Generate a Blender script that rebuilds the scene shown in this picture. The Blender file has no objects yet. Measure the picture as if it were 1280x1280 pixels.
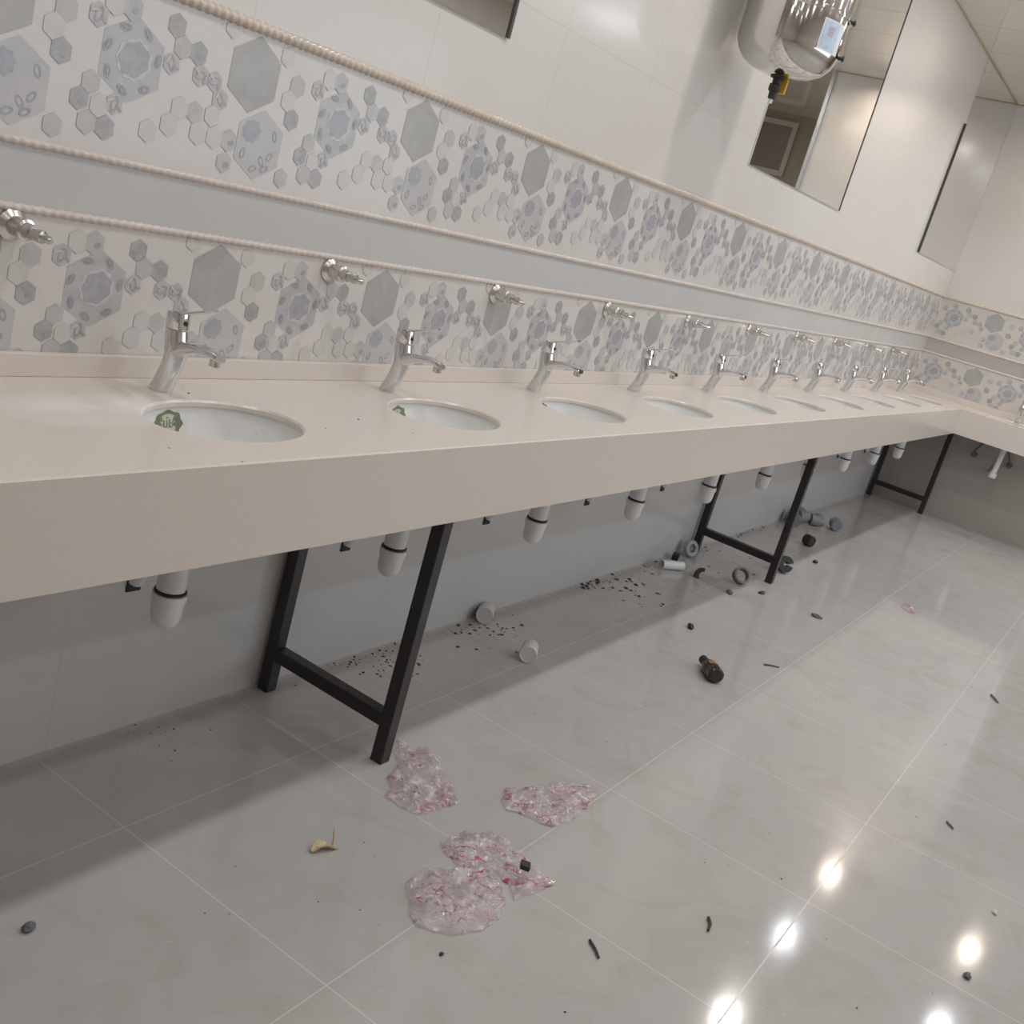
import bpy, bmesh, math, random
from mathutils import Vector, Matrix, noise
random.seed(7)
C = bpy.context.scene.collection
PI = math.pi
W, SK, ZC, L, WE, CEIL = 0.4835, 0.184, 0.85, 7.185, 0.4277, 2.949
DX, TRAP_Y, SINK_Y, FAUCET_Y = 0.7125, -0.245, -0.275, -0.0945
Y_END = -1.37          # the end wall stops here, a passage goes on beyond it
Y_OPP, X_BACK, X_PASS = -4.3, -3.6, 9.84

# ------------------------------------------------------------------ materials
MATS = {}
class NT:
    def __init__(self, name):
        self.m = bpy.data.materials.new(name); self.m.use_nodes = True
        self.t = self.m.node_tree; self.b = self.t.nodes['Principled BSDF']
        self.out = self.t.nodes['Material Output']
        self._co = None
    def n(self, typ, **kw):
        x = self.t.nodes.new(typ)
        for k, v in kw.items(): setattr(x, k, v)
        return x
    def put(self, sock, v):
        if hasattr(v, 'is_linked') or isinstance(v, bpy.types.NodeSocket): self.t.links.new(v, sock)
        elif isinstance(v, (tuple, list)) and len(v) == 3 and sock.type == 'RGBA': sock.default_value = (*v, 1)
        else: sock.default_value = v
    @property
    def co(self):
        if self._co is None:
            self._co = self.n('ShaderNodeTexCoord').outputs['Object']
        return self._co
    def xyz(self):
        s = self.n('ShaderNodeSeparateXYZ'); self.put(s.inputs[0], self.co); return s.outputs
    def math(self, op, a, b=0.0, clamp=False):
        x = self.n('ShaderNodeMath', operation=op, use_clamp=clamp)
        self.put(x.inputs[0], a); self.put(x.inputs[1], b); return x.outputs[0]
    def noise(self, scale, detail=4, rough=.55, dist=0, stretch=None):
        x = self.n('ShaderNodeTexNoise'); v = self.co
        if stretch:
            mp = self.n('ShaderNodeMapping'); self.put(mp.inputs[0], v); mp.inputs['Scale'].default_value = stretch; v = mp.outputs[0]
        self.put(x.inputs['Vector'], v)
        x.inputs['Scale'].default_value = scale; x.inputs['Detail'].default_value = detail
        x.inputs['Roughness'].default_value = rough; x.inputs['Distortion'].default_value = dist
        return x.outputs['Fac']
    def step(self, v, lo, hi):
        x = self.n('ShaderNodeMapRange', clamp=True); self.put(x.inputs[0], v)
        x.inputs[1].default_value = lo; x.inputs[2].default_value = hi; return x.outputs[0]
    def mix(self, f, a, b):
        x = self.n('ShaderNodeMix', data_type='RGBA'); self.put(x.inputs[0], f)
        self.put(x.inputs[6], a); self.put(x.inputs[7], b); return x.outputs[2]
    def joint(self, c, origin, period, half):
        """1 within half of a joint line"""
        a = self.math('SUBTRACT', c, origin); a = self.math('DIVIDE', a, period)
        a = self.math('ADD', a, .5); a = self.math('FRACT', a); a = self.math('SUBTRACT', a, .5)
        a = self.math('ABSOLUTE', a); a = self.math('MULTIPLY', a, period)
        return self.math('LESS_THAN', a, half)
    def bump(self, h, strength=.1, dist=.01):
        x = self.n('ShaderNodeBump'); self.put(x.inputs['Height'], h)
        x.inputs['Strength'].default_value = strength; x.inputs['Distance'].default_value = dist
        self.put(self.b.inputs['Normal'], x.outputs[0])
    def done(self, color=None, rough=None, metal=None, **kw):
        if color is not None: self.put(self.b.inputs['Base Color'], color)
        if rough is not None: self.put(self.b.inputs['Roughness'], rough)
        if metal is not None: self.put(self.b.inputs['Metallic'], metal)
        for k, v in kw.items(): self.put(self.b.inputs[k], v)
        return self.m

def plain(name, col, rough=.5, metal=0, var=.06, vs=12, **kw):
    """a single colour with a little wear of its own"""
    if name in MATS: return MATS[name]
    t = NT(name); f = t.noise(vs, 3)
    a = tuple(max(0, c*(1-var)) for c in col); b = tuple(min(1, c*(1+var)) for c in col)
    m = t.done(t.mix(t.step(f, .3, .7), a, b), rough, metal, **kw); MATS[name] = m; return m

def mat_tile(name, base, alt, joint_col, axis, ox, px, oz, pz, rough=.1, half=.0012, marble=.5, scale=2.2, jw=1.0):
    t = NT(name); X = t.xyz()
    c = t.mix(t.math('MULTIPLY', t.step(t.noise(scale, 5, .6, .8, (1, 1, 1.6)), .35, .7), marble), base, alt)
    j = t.joint(X[axis], ox, px, half)
    if pz: j = t.math('MAXIMUM', j, t.joint(X[2], oz, pz, half))
    c = t.mix(t.math('MULTIPLY', j, jw), c, joint_col)
    r = t.math('ADD', t.math('MULTIPLY', j, .0), t.math('ADD', t.math('MULTIPLY', t.noise(5, 3), .1), rough-.05))
    return t.done(c, r)

CREAM, CREAM2 = (.70, .672, .64), (.67, .638, .60)
M = {}
M['cream_x'] = mat_tile('cream_wall_tile', CREAM, CREAM2, (.46, .40, .34), 0, .14, .545, 1.565, .28, .15, jw=.35)
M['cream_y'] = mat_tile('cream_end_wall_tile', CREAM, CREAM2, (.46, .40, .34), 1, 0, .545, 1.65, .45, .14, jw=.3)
M['under_grey'] = mat_tile('grey_skirting_tile', (.64, .645, .65), (.58, .585, .59), (.52, .52, .52), 0, -.05, .55, .262, 0, .22, jw=.7)
M['under_beige'] = mat_tile('beige_lower_tile', (.64, .625, .605), (.58, .565, .545), (.57, .55, .53), 0, -.05, .55, .262, 0, .2, jw=.7)
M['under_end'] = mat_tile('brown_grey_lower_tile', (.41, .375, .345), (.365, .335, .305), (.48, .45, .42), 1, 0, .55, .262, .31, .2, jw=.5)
M['ground'] = mat_tile('pale_pattern_tile', (.67, .645, .62), (.62, .60, .58), (.56, .53, .5), 0, -.40, .545, 0, 0, .14, half=.0008, marble=.6, scale=5, jw=.4)
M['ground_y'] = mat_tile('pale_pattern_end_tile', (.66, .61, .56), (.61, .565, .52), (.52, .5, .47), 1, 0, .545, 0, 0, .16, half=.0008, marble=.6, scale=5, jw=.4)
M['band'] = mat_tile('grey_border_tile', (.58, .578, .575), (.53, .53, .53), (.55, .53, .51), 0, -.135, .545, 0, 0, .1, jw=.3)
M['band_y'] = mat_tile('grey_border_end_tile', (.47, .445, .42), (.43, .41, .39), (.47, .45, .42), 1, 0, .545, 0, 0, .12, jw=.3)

def mat_hex(name, a, b, sc=18, rough=.16):
    t = NT(name)
    f = t.step(t.noise(sc, 5, .65, 1.2), .36, .66)
    return t.done(t.mix(f, a, b), rough)
M['hex_grey'] = mat_hex('grey_hexagon_print', (.44, .435, .425), (.38, .375, .365), 9)
M['hex_dark'] = mat_hex('dark_hexagon_print', (.36, .362, .37), (.45, .45, .452), 30)
M['hex_mid'] = mat_hex('mid_hexagon_print', (.47, .465, .46), (.54, .53, .525), 26)
M['hex_faint'] = mat_hex('faint_hexagon_print', (.61, .59, .572), (.585, .567, .553), 20)
M['hex_light'] = mat_hex('light_blue_hexagon_print', (.53, .525, .52), (.49, .49, .50), 14)
M['hex_blue'] = mat_hex('blue_hexagon_print', (.45, .455, .475), (.52, .515, .515), 22)
M['orn'] = mat_hex('blue_flower_print', (.36, .365, .41), (.43, .43, .455), 40)
M['orn_line'] = mat_hex('blue_line_print', (.33, .34, .375), (.42, .42, .44), 60)
M['orn_pale'] = mat_hex('pale_line_print', (.60, .59, .585), (.55, .545, .545), 60)

# worktop: cream engineered stone with fine grains and a dusty smear
t = NT('cream_engineered_stone')
c = t.mix(t.step(t.noise(170, 2), .5, .8), (.70, .635, .575), (.65, .59, .535))
c = t.mix(t.math('MULTIPLY', t.step(t.noise(3, 3), .4, .75), .35), c, (.70, .65, .605))
X = t.xyz()
dx = t.math('MULTIPLY', t.math('ADD', X[0], .20), 4.4); dy = t.math('MULTIPLY', t.math('ADD', X[1], .20), 12)
r2 = t.math('ADD', t.math('MULTIPLY', dx, dx), t.math('MULTIPLY', dy, dy))
dust = t.math('MULTIPLY', t.math('MULTIPLY', t.step(r2, 1.5, .0), t.step(t.noise(6, 3, .5, .5), .30, .62)), .9)
c = t.mix(dust, c, (.88, .86, .84))
M['stone'] = t.done(c, t.math('ADD', t.math('MULTIPLY', dust, .3), .26))

# floor: polished 56 cm tile, pale joints, dust and scuffs
t = NT('polished_floor_tile'); X = t.xyz()
c = t.mix(t.step(t.noise(1.3, 6, .6, .7), .35, .68), (.485, .468, .449), (.45, .438, .424))
c = t.mix(t.math('MULTIPLY', t.step(t.noise(4.5, 6, .65, 1.2), .50, .72), .8), c, (.415, .39, .36))
d1 = t.step(t.noise(2.7, 8, .7, .6), .60, .74)
c = t.mix(t.math('MULTIPLY', d1, .5), c, (.57, .555, .54))
sp = t.step(t.noise(38, 3, .5), .70, .76)
c = t.mix(t.math('MULTIPLY', sp, .35), c, (.70, .68, .66))
j = t.math('MAXIMUM', t.joint(X[0], -.08, .5595, .0016), t.joint(X[1], -.308, .5595, .0016))
c = t.mix(t.math('MULTIPLY', j, .5), c, (.74, .71, .68))
# dusty streak of grout along the wall foot
g = t.step(t.math('ADD', t.math('MULTIPLY', X[1], -1), t.math('MULTIPLY', t.noise(14, 4), .04)), .045, .025)
c = t.mix(t.math('MULTIPLY', g, .5), c, (.66, .65, .64))
rg = t.math('ADD', t.math('MULTIPLY', t.noise(6, 5, .6), .09), .045)
rg = t.math('ADD', rg, t.math('MULTIPLY', t.math('ADD', d1, j), .12))
h = t.math('SUBTRACT', t.math('ADD', t.math('MULTIPLY', t.noise(3, 2), .25), t.math('MULTIPLY', t.noise(30, 3), .07)), j)
t.bump(h, .12, .002)
M['floor'] = t.done(c, rg)

# ceiling: glossy cream lining boards
t = NT('glossy_ceiling_board'); X = t.xyz()
j = t.joint(X[0], 5.187, .575, .003)
c = t.mix(t.step(t.noise(1.5, 3), .3, .7), (.74, .685, .615), (.71, .655, .585))
M['ceiling'] = t.done(t.mix(t.math('MULTIPLY', j, .8), c, (.34, .25, .15)), .06)

M['rope'] = plain('cream_rope_moulding_glaze', (.62, .535, .455), .22)
M['rope_pale'] = plain('pale_rope_moulding_glaze', (.64, .575, .53), .22)
M['cove'] = plain('yellowed_sealant', (.52, .40, .24), .4)
M['plain_wall'] = plain('plain_cream_wall', (.68, .63, .57), .2, vs=1)
M['grout'] = plain('white_grout', (.66, .65, .63), .8)
M['khaki'] = plain('khaki_panel_paint', (.36, .31, .22), .35)
M['khaki_dark'] = plain('brown_inset_panel', (.26, .215, .17), .3)
M['frame_pale'] = plain('pale_frame_paint', (.56, .52, .44), .35)
M['steel_trim'] = plain('brushed_aluminium', (.55, .55, .56), .3, 1)
t = NT('mirror_silver'); M['mirror'] = t.done(t.mix(t.noise(2), (.86, .87, .87), (.84, .855, .85)), .015, 1)
M['mirror_edge'] = plain('dark_mirror_edge', (.07, .06, .055), .5)
M['chrome'] = plain('chrome_plating', (.74, .74, .75), .06, 1, var=.02)
M['valve_metal'] = plain('dull_nickel', (.66, .64, .62), .25, 1)
M['porcelain'] = plain('white_porcelain', (.86, .86, .85), .08, var=.01)
M['black_hole'] = plain('dark_opening', (.02, .02, .02), .6)
M['pvc'] = plain('white_pvc', (.76, .76, .77), .3, var=.02)
M['rubber'] = plain('black_rubber', (.025, .024, .024), .55)
t = NT('black_painted_steel')
f = t.step(t.noise(22, 6, .7, .4, (1, 1, .35)), .60, .74)
M['steel_black'] = t.done(t.mix(t.math('MULTIPLY', f, .5), (.022, .019, .020), (.16, .15, .15)), t.math('ADD', t.math('MULTIPLY', f, .2), .3))
t = NT('polished_stainless_steel')
M['stainless'] = t.done(t.mix(t.step(t.noise(3, 2, .5, 0, (1, 1, .2)), .3, .7), (.72, .70, .68), (.64, .62, .60)), .1, 1)
M['label_blue'] = plain('pale_blue_label', (.42, .54, .66), .4, var=.12, vs=60)
M['label_white'] = plain('white_label', (.64, .66, .70), .4)
M['label_red'] = plain('red_label_mark', (.42, .36, .44), .4)
M['yellow'] = plain('yellow_plastic', (.75, .47, .03), .4)
M['sticker_green'] = plain('olive_green_print', (.19, .235, .125), .5, var=.25, vs=160)
M['sticker_pale'] = plain('pale_green_print', (.58, .62, .52), .5)
M['grey_pvc'] = plain('grey_pvc', (.25, .265, .29), .4)
M['grey_rubber'] = plain('grey_rubber', (.16, .165, .16), .5)
M['clear_plastic'] = plain('smoky_plastic', (.42, .45, .50), .15)
M['amber'] = plain('brown_bottle_plastic', (.045, .024, .014), .18, var=.4, vs=50)
M['amber_label'] = plain('orange_brown_label', (.33, .15, .06), .4, var=.3, vs=40)
M['dry_leaf'] = plain('dry_yellow_peel', (.52, .42, .27), .6, var=.3, vs=60)
M['wood'] = plain('dark_twig', (.07, .055, .045), .7)
M['chip'] = plain('grey_chip', (.14, .14, .15), .7)
M['crumb'] = plain('dark_dirt', (.055, .05, .045), .9)
M['dust'] = plain('brown_dust', (.20, .18, .155), .95)

def mat_bag(name, red=.5, seed=0.0):
    t = NT(name)
    mp = t.n('ShaderNodeMapping'); t.put(mp.inputs[0], t.co); mp.inputs['Location'].default_value = (seed, seed*1.7, 0)
    def nz(sc, det, dist=0):
        x = t.n('ShaderNodeTexNoise'); t.put(x.inputs['Vector'], mp.outputs[0]); x.inputs['Scale'].default_value = sc
        x.inputs['Detail'].default_value = det; x.inputs['Distortion'].default_value = dist; return x.outputs['Fac']
    w = t.n('ShaderNodeTexWave', wave_type='BANDS', bands_direction='DIAGONAL'); t.put(w.inputs['Vector'], mp.outputs[0])
    w.inputs['Scale'].default_value = 14; w.inputs['Distortion'].default_value = 7; w.inputs['Detail'].default_value = 2; w.inputs['Detail Scale'].default_value = 2.5
    lines = t.math('MULTIPLY', t.step(w.outputs['Fac'], .9, .97), t.step(nz(16, 2), .46, .54))
    blot = t.math('MULTIPLY', t.step(nz(30, 4, 1.5), .60, .66), t.step(nz(9, 1), .48, .58))
    ink = t.math('MAXIMUM', lines, blot)
    bp = t.n('ShaderNodeBump'); t.put(bp.inputs['Height'], t.math('ABSOLUTE', t.math('SUBTRACT', nz(60, 4, 1), .5))); bp.inputs['Strength'].default_value = .9; bp.inputs['Distance'].default_value = .008
    film = t.n('ShaderNodeBsdfPrincipled'); t.put(film.inputs['Base Color'], t.mix(ink, (.95, .90, .90), (.46, .07, .15)))
    film.inputs['Roughness'].default_value = .14; film.inputs['Specular IOR Level'].default_value = .8; t.put(film.inputs['Normal'], bp.outputs[0])
    gl = t.n('ShaderNodeBsdfGlossy'); gl.inputs[0].default_value = (1, 1, 1, 1); gl.inputs['Roughness'].default_value = .09; t.put(gl.inputs['Normal'], bp.outputs[0])
    tr = t.n('ShaderNodeBsdfTransparent'); tr.inputs[0].default_value = (1, .985, .987, 1)
    lw = t.n('ShaderNodeFresnel'); lw.inputs[0].default_value = 1.5; t.put(lw.inputs['Normal'], bp.outputs[0])
    m1 = t.n('ShaderNodeMixShader'); t.put(m1.inputs[0], t.math('ADD', t.math('MULTIPLY', lw.outputs[0], .45), .02, True)); t.put(m1.inputs[1], tr.outputs[0]); t.put(m1.inputs[2], gl.outputs[0])
    mx = t.n('ShaderNodeMixShader')
    haze = t.math('ADD', t.math('MULTIPLY', t.step(nz(22, 5, 2), .48, .68), .42), .06)
    t.put(mx.inputs[0], t.math('MINIMUM', t.math('ADD', haze, t.math('MULTIPLY', ink, red)), .9))
    t.put(mx.inputs[1], m1.outputs[0]); t.put(mx.inputs[2], film.outputs[0])
    t.put(t.out.inputs[0], mx.outputs[0]); t.t.nodes.remove(t.b)
    return t.m

# ------------------------------------------------------------------ mesh helpers
class MB:
    def __init__(self): self.v, self.f, self.m, self.s = [], [], [], []
    def add(self, vs, fs, m=0, smooth=False):
        o = len(self.v); self.v += [tuple(x) for x in vs]
        for f in fs: self.f.append([i+o for i in f]); self.m.append(m); self.s.append(smooth)
        return self
    def box(self, a, b, m=0, bev=0.0):
        (x0, y0, z0), (x1, y1, z1) = a, b
        if bev <= 0:
            v = [(x0,y0,z0),(x1,y0,z0),(x1,y1,z0),(x0,y1,z0),(x0,y0,z1),(x1,y0,z1),(x1,y1,z1),(x0,y1,z1)]
            return self.add(v, [(0,3,2,1),(4,5,6,7),(0,1,5,4),(1,2,6,5),(2,3,7,6),(3,0,4,7)], m)
        bm = bmesh.new(); bmesh.ops.create_cube(bm, size=1)
        for q in bm.verts: q.co = ((x0+x1)/2+q.co.x*(x1-x0), (y0+y1)/2+q.co.y*(y1-y0), (z0+z1)/2+q.co.z*(z1-z0))
        bmesh.ops.bevel(bm, geom=bm.edges[:], offset=bev, segments=2, affect='EDGES', profile=.6)
        bm.verts.index_update(); self.add([q.co for q in bm.verts], [[q.index for q in f.verts] for f in bm.faces], m); bm.free(); return self
    def loft(self, rings, m=0, smooth=True, cap=True):
        n = len(rings[0]); vs = [p for r in rings for p in r]; fs = []
        for i in range(len(rings)-1):
            for k in range(n):
                a, b = i*n+k, i*n+(k+1) % n; fs.append((a, b, b+n, a+n))
        self.add(vs, fs, m, smooth)
        if cap:
            o = len(self.v)-len(vs)
            self.f.append([o+k for k in reversed(range(n))]); self.m.append(m); self.s.append(False)
            self.f.append([o+(len(rings)-1)*n+k for k in range(n)]); self.m.append(m); self.s.append(False)
        return self
    def lathe(self, prof, m=0, n=28, mat=None, cap=True):
        """prof: list of (radius, z) turned about z, moved by the matrix"""
        R = []
        for r, z in prof:
            R.append([Vector((r*math.cos(2*PI*k/n), r*math.sin(2*PI*k/n), z)) for k in range(n)])
        if mat is not None: R = [[mat @ p for p in r] for r in R]
        return self.loft(R, m, True, cap)
    def tube(self, pts, r, m=0, n=12):
        pts = [Vector(p) for p in pts]; R = []; up = None
        for i, p in enumerate(pts):
            d = (pts[min(i+1, len(pts)-1)]-pts[max(i-1, 0)]).normalized()
            if up is None: up = d.orthogonal().normalized()
            up = (up-d*up.dot(d)).normalized(); s = d.cross(up)
            rr = r[i] if isinstance(r, (list, tuple)) else r
            R.append([p+rr*(math.cos(2*PI*k/n)*up+math.sin(2*PI*k/n)*s) for k in range(n)])
        return self.loft(R, m)
    def build(self, name, mats, parent=None, loc=None, kind=None):
        me = bpy.data.meshes.new(name); me.from_pydata(self.v, [], self.f)
        for mm in (mats if isinstance(mats, (list, tuple)) else [mats]): me.materials.append(mm)
        me.polygons.foreach_set('material_index', self.m); me.polygons.foreach_set('use_smooth', self.s)
        bm = bmesh.new(); bm.from_mesh(me); bmesh.ops.recalc_face_normals(bm, faces=bm.faces[:]) if kind != 'keep' else None
        for e in bm.edges:
            if len(e.link_faces) == 2 and e.calc_face_angle(0) > .62 and kind != 'keep': e.smooth = False
        bm.to_mesh(me); bm.free(); me.update()
        o = bpy.data.objects.new(name, me); C.objects.link(o)
        if parent: o.parent = parent
        if loc: o.location = loc
        return o

def zto(a, b):
    """matrix taking the z axis from a to b"""
    a, b = Vector(a), Vector(b)
    return Matrix.Translation(a) @ (b-a).to_track_quat('Z', 'Y').to_matrix().to_4x4()
def tag(o, label=None, cat=None, group=None, kind=None):
    if label: o['label'] = label
    if cat: o['category'] = cat
    if group: o['group'] = group
    if kind: o['kind'] = kind
    return o
def thing(name, label, cat, loc=(0,0,0), rz=0, group=None):
    o = bpy.data.objects.new(name, None); C.objects.link(o); o.empty_display_size = .05
    o.location = loc; o.rotation_euler = (0, 0, rz); return tag(o, label, cat, group)
def struct(mb, name, mats, **kw):
    return tag(mb.build(name, mats, **kw), kind='structure')
def dup(root, loc, label=None, rz=None):
    r = root.copy(); C.objects.link(r); r.location = loc
    if rz is not None: r.rotation_euler = (0, 0, rz)
    if label: r['label'] = label
    for ch in list(root.children):
        c = ch.copy(); C.objects.link(c); c.parent = r
        for g in ch.children:
            d = g.copy(); C.objects.link(d); d.parent = c
    return r

# ------------------------------------------------------------------ the room
T = .12
struct(MB().box((X_BACK-T, Y_OPP-T, -.1), (X_PASS+T, .12, 0)), 'floor', M['floor'])
struct(MB().box((X_BACK-T, Y_OPP-T, CEIL), (X_PASS+T, .12, CEIL+.1)), 'ceiling', M['ceiling'])
struct(MB().box((X_BACK-T, Y_OPP-T, 0), (X_PASS+T, Y_OPP, CEIL)), 'wall_right', M['plain_wall'])
struct(MB().box((X_BACK-T, Y_OPP, 0), (X_BACK, .12, CEIL)), 'wall_front', M['plain_wall'])

# hexagon pattern of one 54.5 cm tile, in metres: (x along the tile, z, radius, kind)
HEX = [(0, 1.427, .074, 'hex_blue'), (.285, 1.470, .073, 'hex_grey'), (.331, 1.342, .070, 'hex_light')]
SM = [(.083,1.508,'hex_dark'),(.103,1.475,'hex_mid'),(.141,1.474,'hex_dark'),(.084,1.442,'line'),(.154,1.437,'line'),(.19,1.435,'line'),
      (.210,1.406,'line'),(.363,1.523,'hex_faint'),(.405,1.475,'hex_mid'),(.387,1.442,'hex_faint'),(.406,1.408,'hex_dark'),(.47,1.373,'hex_mid'),
      (.452,1.342,'hex_dark'),(.493,1.338,'hex_faint'),(.523,1.347,'line'),(.473,1.306,'hex_mid'),(.511,1.304,'hex_dark'),(.057,1.317,'hex_faint'),
      (.101,1.337,'hex_faint'),(.119,1.371,'hex_faint'),(.156,1.370,'hex_mid'),(.172,1.335,'hex_faint'),(.213,1.335,'hex_faint'),(.250,1.336,'hex_mid'),
      (.248,1.293,'hex_mid'),(.409,1.288,'hex_mid'),(.212,1.541,'hex_faint'),(.466,1.482,'line'),(.495,1.510,'hex_faint'),(.530,1.511,'hex_mid'),(.198,1.373,'hex_faint')]
KEYS = ['hex_blue','hex_grey','hex_light','hex_dark','hex_mid','hex_faint','orn','orn_line','orn_pale']
def hexpts(cx, cz, r, a0=PI/2): return [(cx+r*math.cos(a0+k*PI/3), cz+r*math.sin(a0+k*PI/3)) for k in range(6)]
def ring_quads(cx, cz, rx, rz, rot, wdt, n=14):
    out = []
    ca, sa = math.cos(rot), math.sin(rot)
    def P(a, k): 
        x, z = rx*k*math.cos(a), rz*k*math.sin(a); return (cx+x*ca-z*sa, cz+x*sa+z*ca)
    k2 = 1-wdt/min(rx, rz)
    for i in range(n):
        a, b = 2*PI*i/n, 2*PI*(i+1)/n
        out.append([P(a, 1), P(b, 1), P(b, k2), P(a, k2)])
    return out
def ell(cx, cz, rx, rz, rot=0, n=14, lob=0, amp=0):
    ca, sa = math.cos(rot), math.sin(rot); out = []
    for i in range(n):
        a = 2*PI*i/n; k = 1+amp*math.cos(lob*a); x, z = rx*k*math.cos(a), rz*k*math.sin(a)
        out.append((cx+x*ca-z*sa, cz+x*sa+z*ca))
    return out
def tile_shapes(rnd):
    """[(points, key, layer)] of one tile"""
    S = []
    for x, z, r, k in HEX:
        S.append((hexpts(x, z, r), k, 1))
        if k == 'hex_blue':
            S.append((ell(x+.004, z+.002, .037, .035, .3, 44, 11, .06), 'orn_pale', 2))
            S.append((ell(x+.004, z+.002, .032, .029, .5, 44, 7, .07), 'orn', 3))
            for a in (.2, 1.1, 2.0, 2.9, 3.7, 4.5, 5.4):
                px, pz = x+.055*math.cos(a), z+.055*math.sin(a)
                for q in ring_quads(px, pz, .013, .007, a+1.2, .0028, 10): S.append((q, 'orn_line', 2))
                S.append((ell(px, pz, .007, .0035, a+1.2, 8), 'orn', 3))
        elif k == 'hex_light':
            S.append((ell(x-.026, z+.024, .024, .022, .2, 40, 9, .09), 'orn', 2))
            for dx, dz, a in ((.034,-.018,.9),(.014,-.030,2.2),(.038,.024,1.9),(-.040,-.022,1.3),(-.006,-.048,.4),(.026,-.044,.5)):
                for q in ring_quads(x+dx, z+dz, .012, .0065, a, .0026, 10): S.append((q, 'orn_line', 2))
        else:
            S.append((ell(x-.01, z+.005, .032, .003, 1.9, 10), 'hex_dark', 2)) if rnd.random() < .3 else None
    for x, z, k in SM:
        r = .0218*rnd.uniform(.93, 1.07)
        if k == 'line':
            S.append((hexpts(x, z, r*.92), 'hex_mid', 1))
            a = rnd.uniform(0, 3)
            for q in ring_quads(x, z, .015, .008, a, .003, 10): S.append((q, 'orn_line', 2))
            S.append((ell(x+.010, z-.006, .009, .0028, a+1.2, 8), 'orn_line', 2))
            S.append((ell(x-.009, z+.006, .009, .0025, a-.9, 8), 'orn_pale', 3))
        else:
            S.append((hexpts(x, z, r), k, 1))
            if k in ('hex_dark', 'hex_mid') and rnd.random() < .4: S.append((ell(x+.006, z-.004, .008, .006, .4, 8), 'orn_line', 2))
    return S
def clip(poly, ax, lim, keep_less):
    out = []
    for i in range(len(poly)):
        a, b = poly[i], poly[(i+1) % len(poly)]
        ia = (a[ax] <= lim) == keep_less; ib = (b[ax] <= lim) == keep_less
        if ia: out.append(a)
        if ia != ib:
            k = (lim-a[ax])/(b[ax]-a[ax]); out.append(tuple(a[j]+k*(b[j]-a[j]) for j in range(2)))
    return out
Z_BANDS = [0, .262, .873, 1.143, 1.254, 1.552, CEIL]
def pattern(mb, put, u0, u1, start, step, base):
    """inlays on a wall from u0 to u1; put maps (u, z, lift) to a point"""
    rnd = random.Random(3)
    k = math.floor((u0-start)/step)-1
    while start+k*step < u1+step:
        S = tile_shapes(random.Random(11))
        for band, dz, z0, z1 in (('up', 0, 1.262, 1.544), ('low', -.410, .880, 1.135)):
            for idx, (pts, key, lay) in enumerate(S):
                p = [(start+k*step+x, z+dz) for x, z in pts]
                for ax, lim, kl in ((1, z1, True), (1, z0, False), (0, u1, True), (0, u0, False)):
                    if p: p = clip(p, ax, lim, kl)
                if len(p) >= 3:
                    mb.add([put(u, z, .0004*lay+idx*3e-6) for u, z in p], [list(range(len(p)))], base+KEYS.index(key))
        k += 1
wall = MB()
wall.box((X_BACK, 0.0005, 0), (L, .12, CEIL), 0)
for i in range(6):
    a, b = Z_BANDS[i], Z_BANDS[i+1]
    wall.add([(X_BACK, 0, a), (L, 0, a), (L, 0, b), (X_BACK, 0, b)], [(0, 1, 2, 3)], i)
pattern(wall, lambda u, z, h: (u, -h, z), -2.2, L, -.116, .545, 6)
struct(wall, 'wall_left', [M['under_grey'], M['under_beige'], M['ground'], M['band'], M['ground'], M['cream_x']]+[M[k] for k in KEYS], kind='keep')
end = MB()
end.box((L+.0005, Y_END, 0), (L+.14, .12, CEIL), 5)
for i in range(6):
    a, b = Z_BANDS[i], Z_BANDS[i+1]
    end.add([(L, 0, a), (L, Y_END, a), (L, Y_END, b), (L, 0, b)], [(0, 1, 2, 3)], i)
pattern(end, lambda u, z, h: (L-h, -u, z), 0, -Y_END, .119, .545, 6)
struct(end, 'wall_back', [M['under_end'], M['under_end'], M['ground_y'], M['band_y'], M['ground_y'], M['cream_y']]+[M[k] for k in KEYS], kind='keep')
# passage beyond the end wall
struct(MB().box((L+.14, Y_END-.001, 0), (X_PASS+T, Y_END+.12, CEIL)), 'wall_passage', M['plain_wall'])
struct(MB().box((X_PASS, Y_OPP, 0), (X_PASS+T, Y_END, CEIL)), 'wall_end', M['khaki'])
struct(MB().box((L-.012, Y_END-.012, 0), (L+.03, Y_END+.02, CEIL), bev=.004), 'trim_4', M['steel_trim'])
for i, (ya, yb) in enumerate(((-2.50, -3.02), (-1.72, -2.30), (-3.2, -3.8))):
    f = MB()
    for z0, z1 in ((2.33, 2.87), (.02, 2.24)):
        f.box((X_PASS-.03, ya-.05, z0), (X_PASS, ya, z1)); f.box((X_PASS-.03, yb, z0), (X_PASS, yb+.05, z1))
        f.box((X_PASS-.03, yb+.05, z1-.05), (X_PASS, ya-.05, z1)); f.box((X_PASS-.03, yb+.05, z0), (X_PASS, ya-.05, z0+.05))
        f.box((X_PASS-.012, yb+.05, z0+.05), (X_PASS, ya-.05, z1-.05), 1)
    struct(f, 'door_%d' % (i+1), [M['frame_pale'], M['khaki_dark']])
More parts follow.
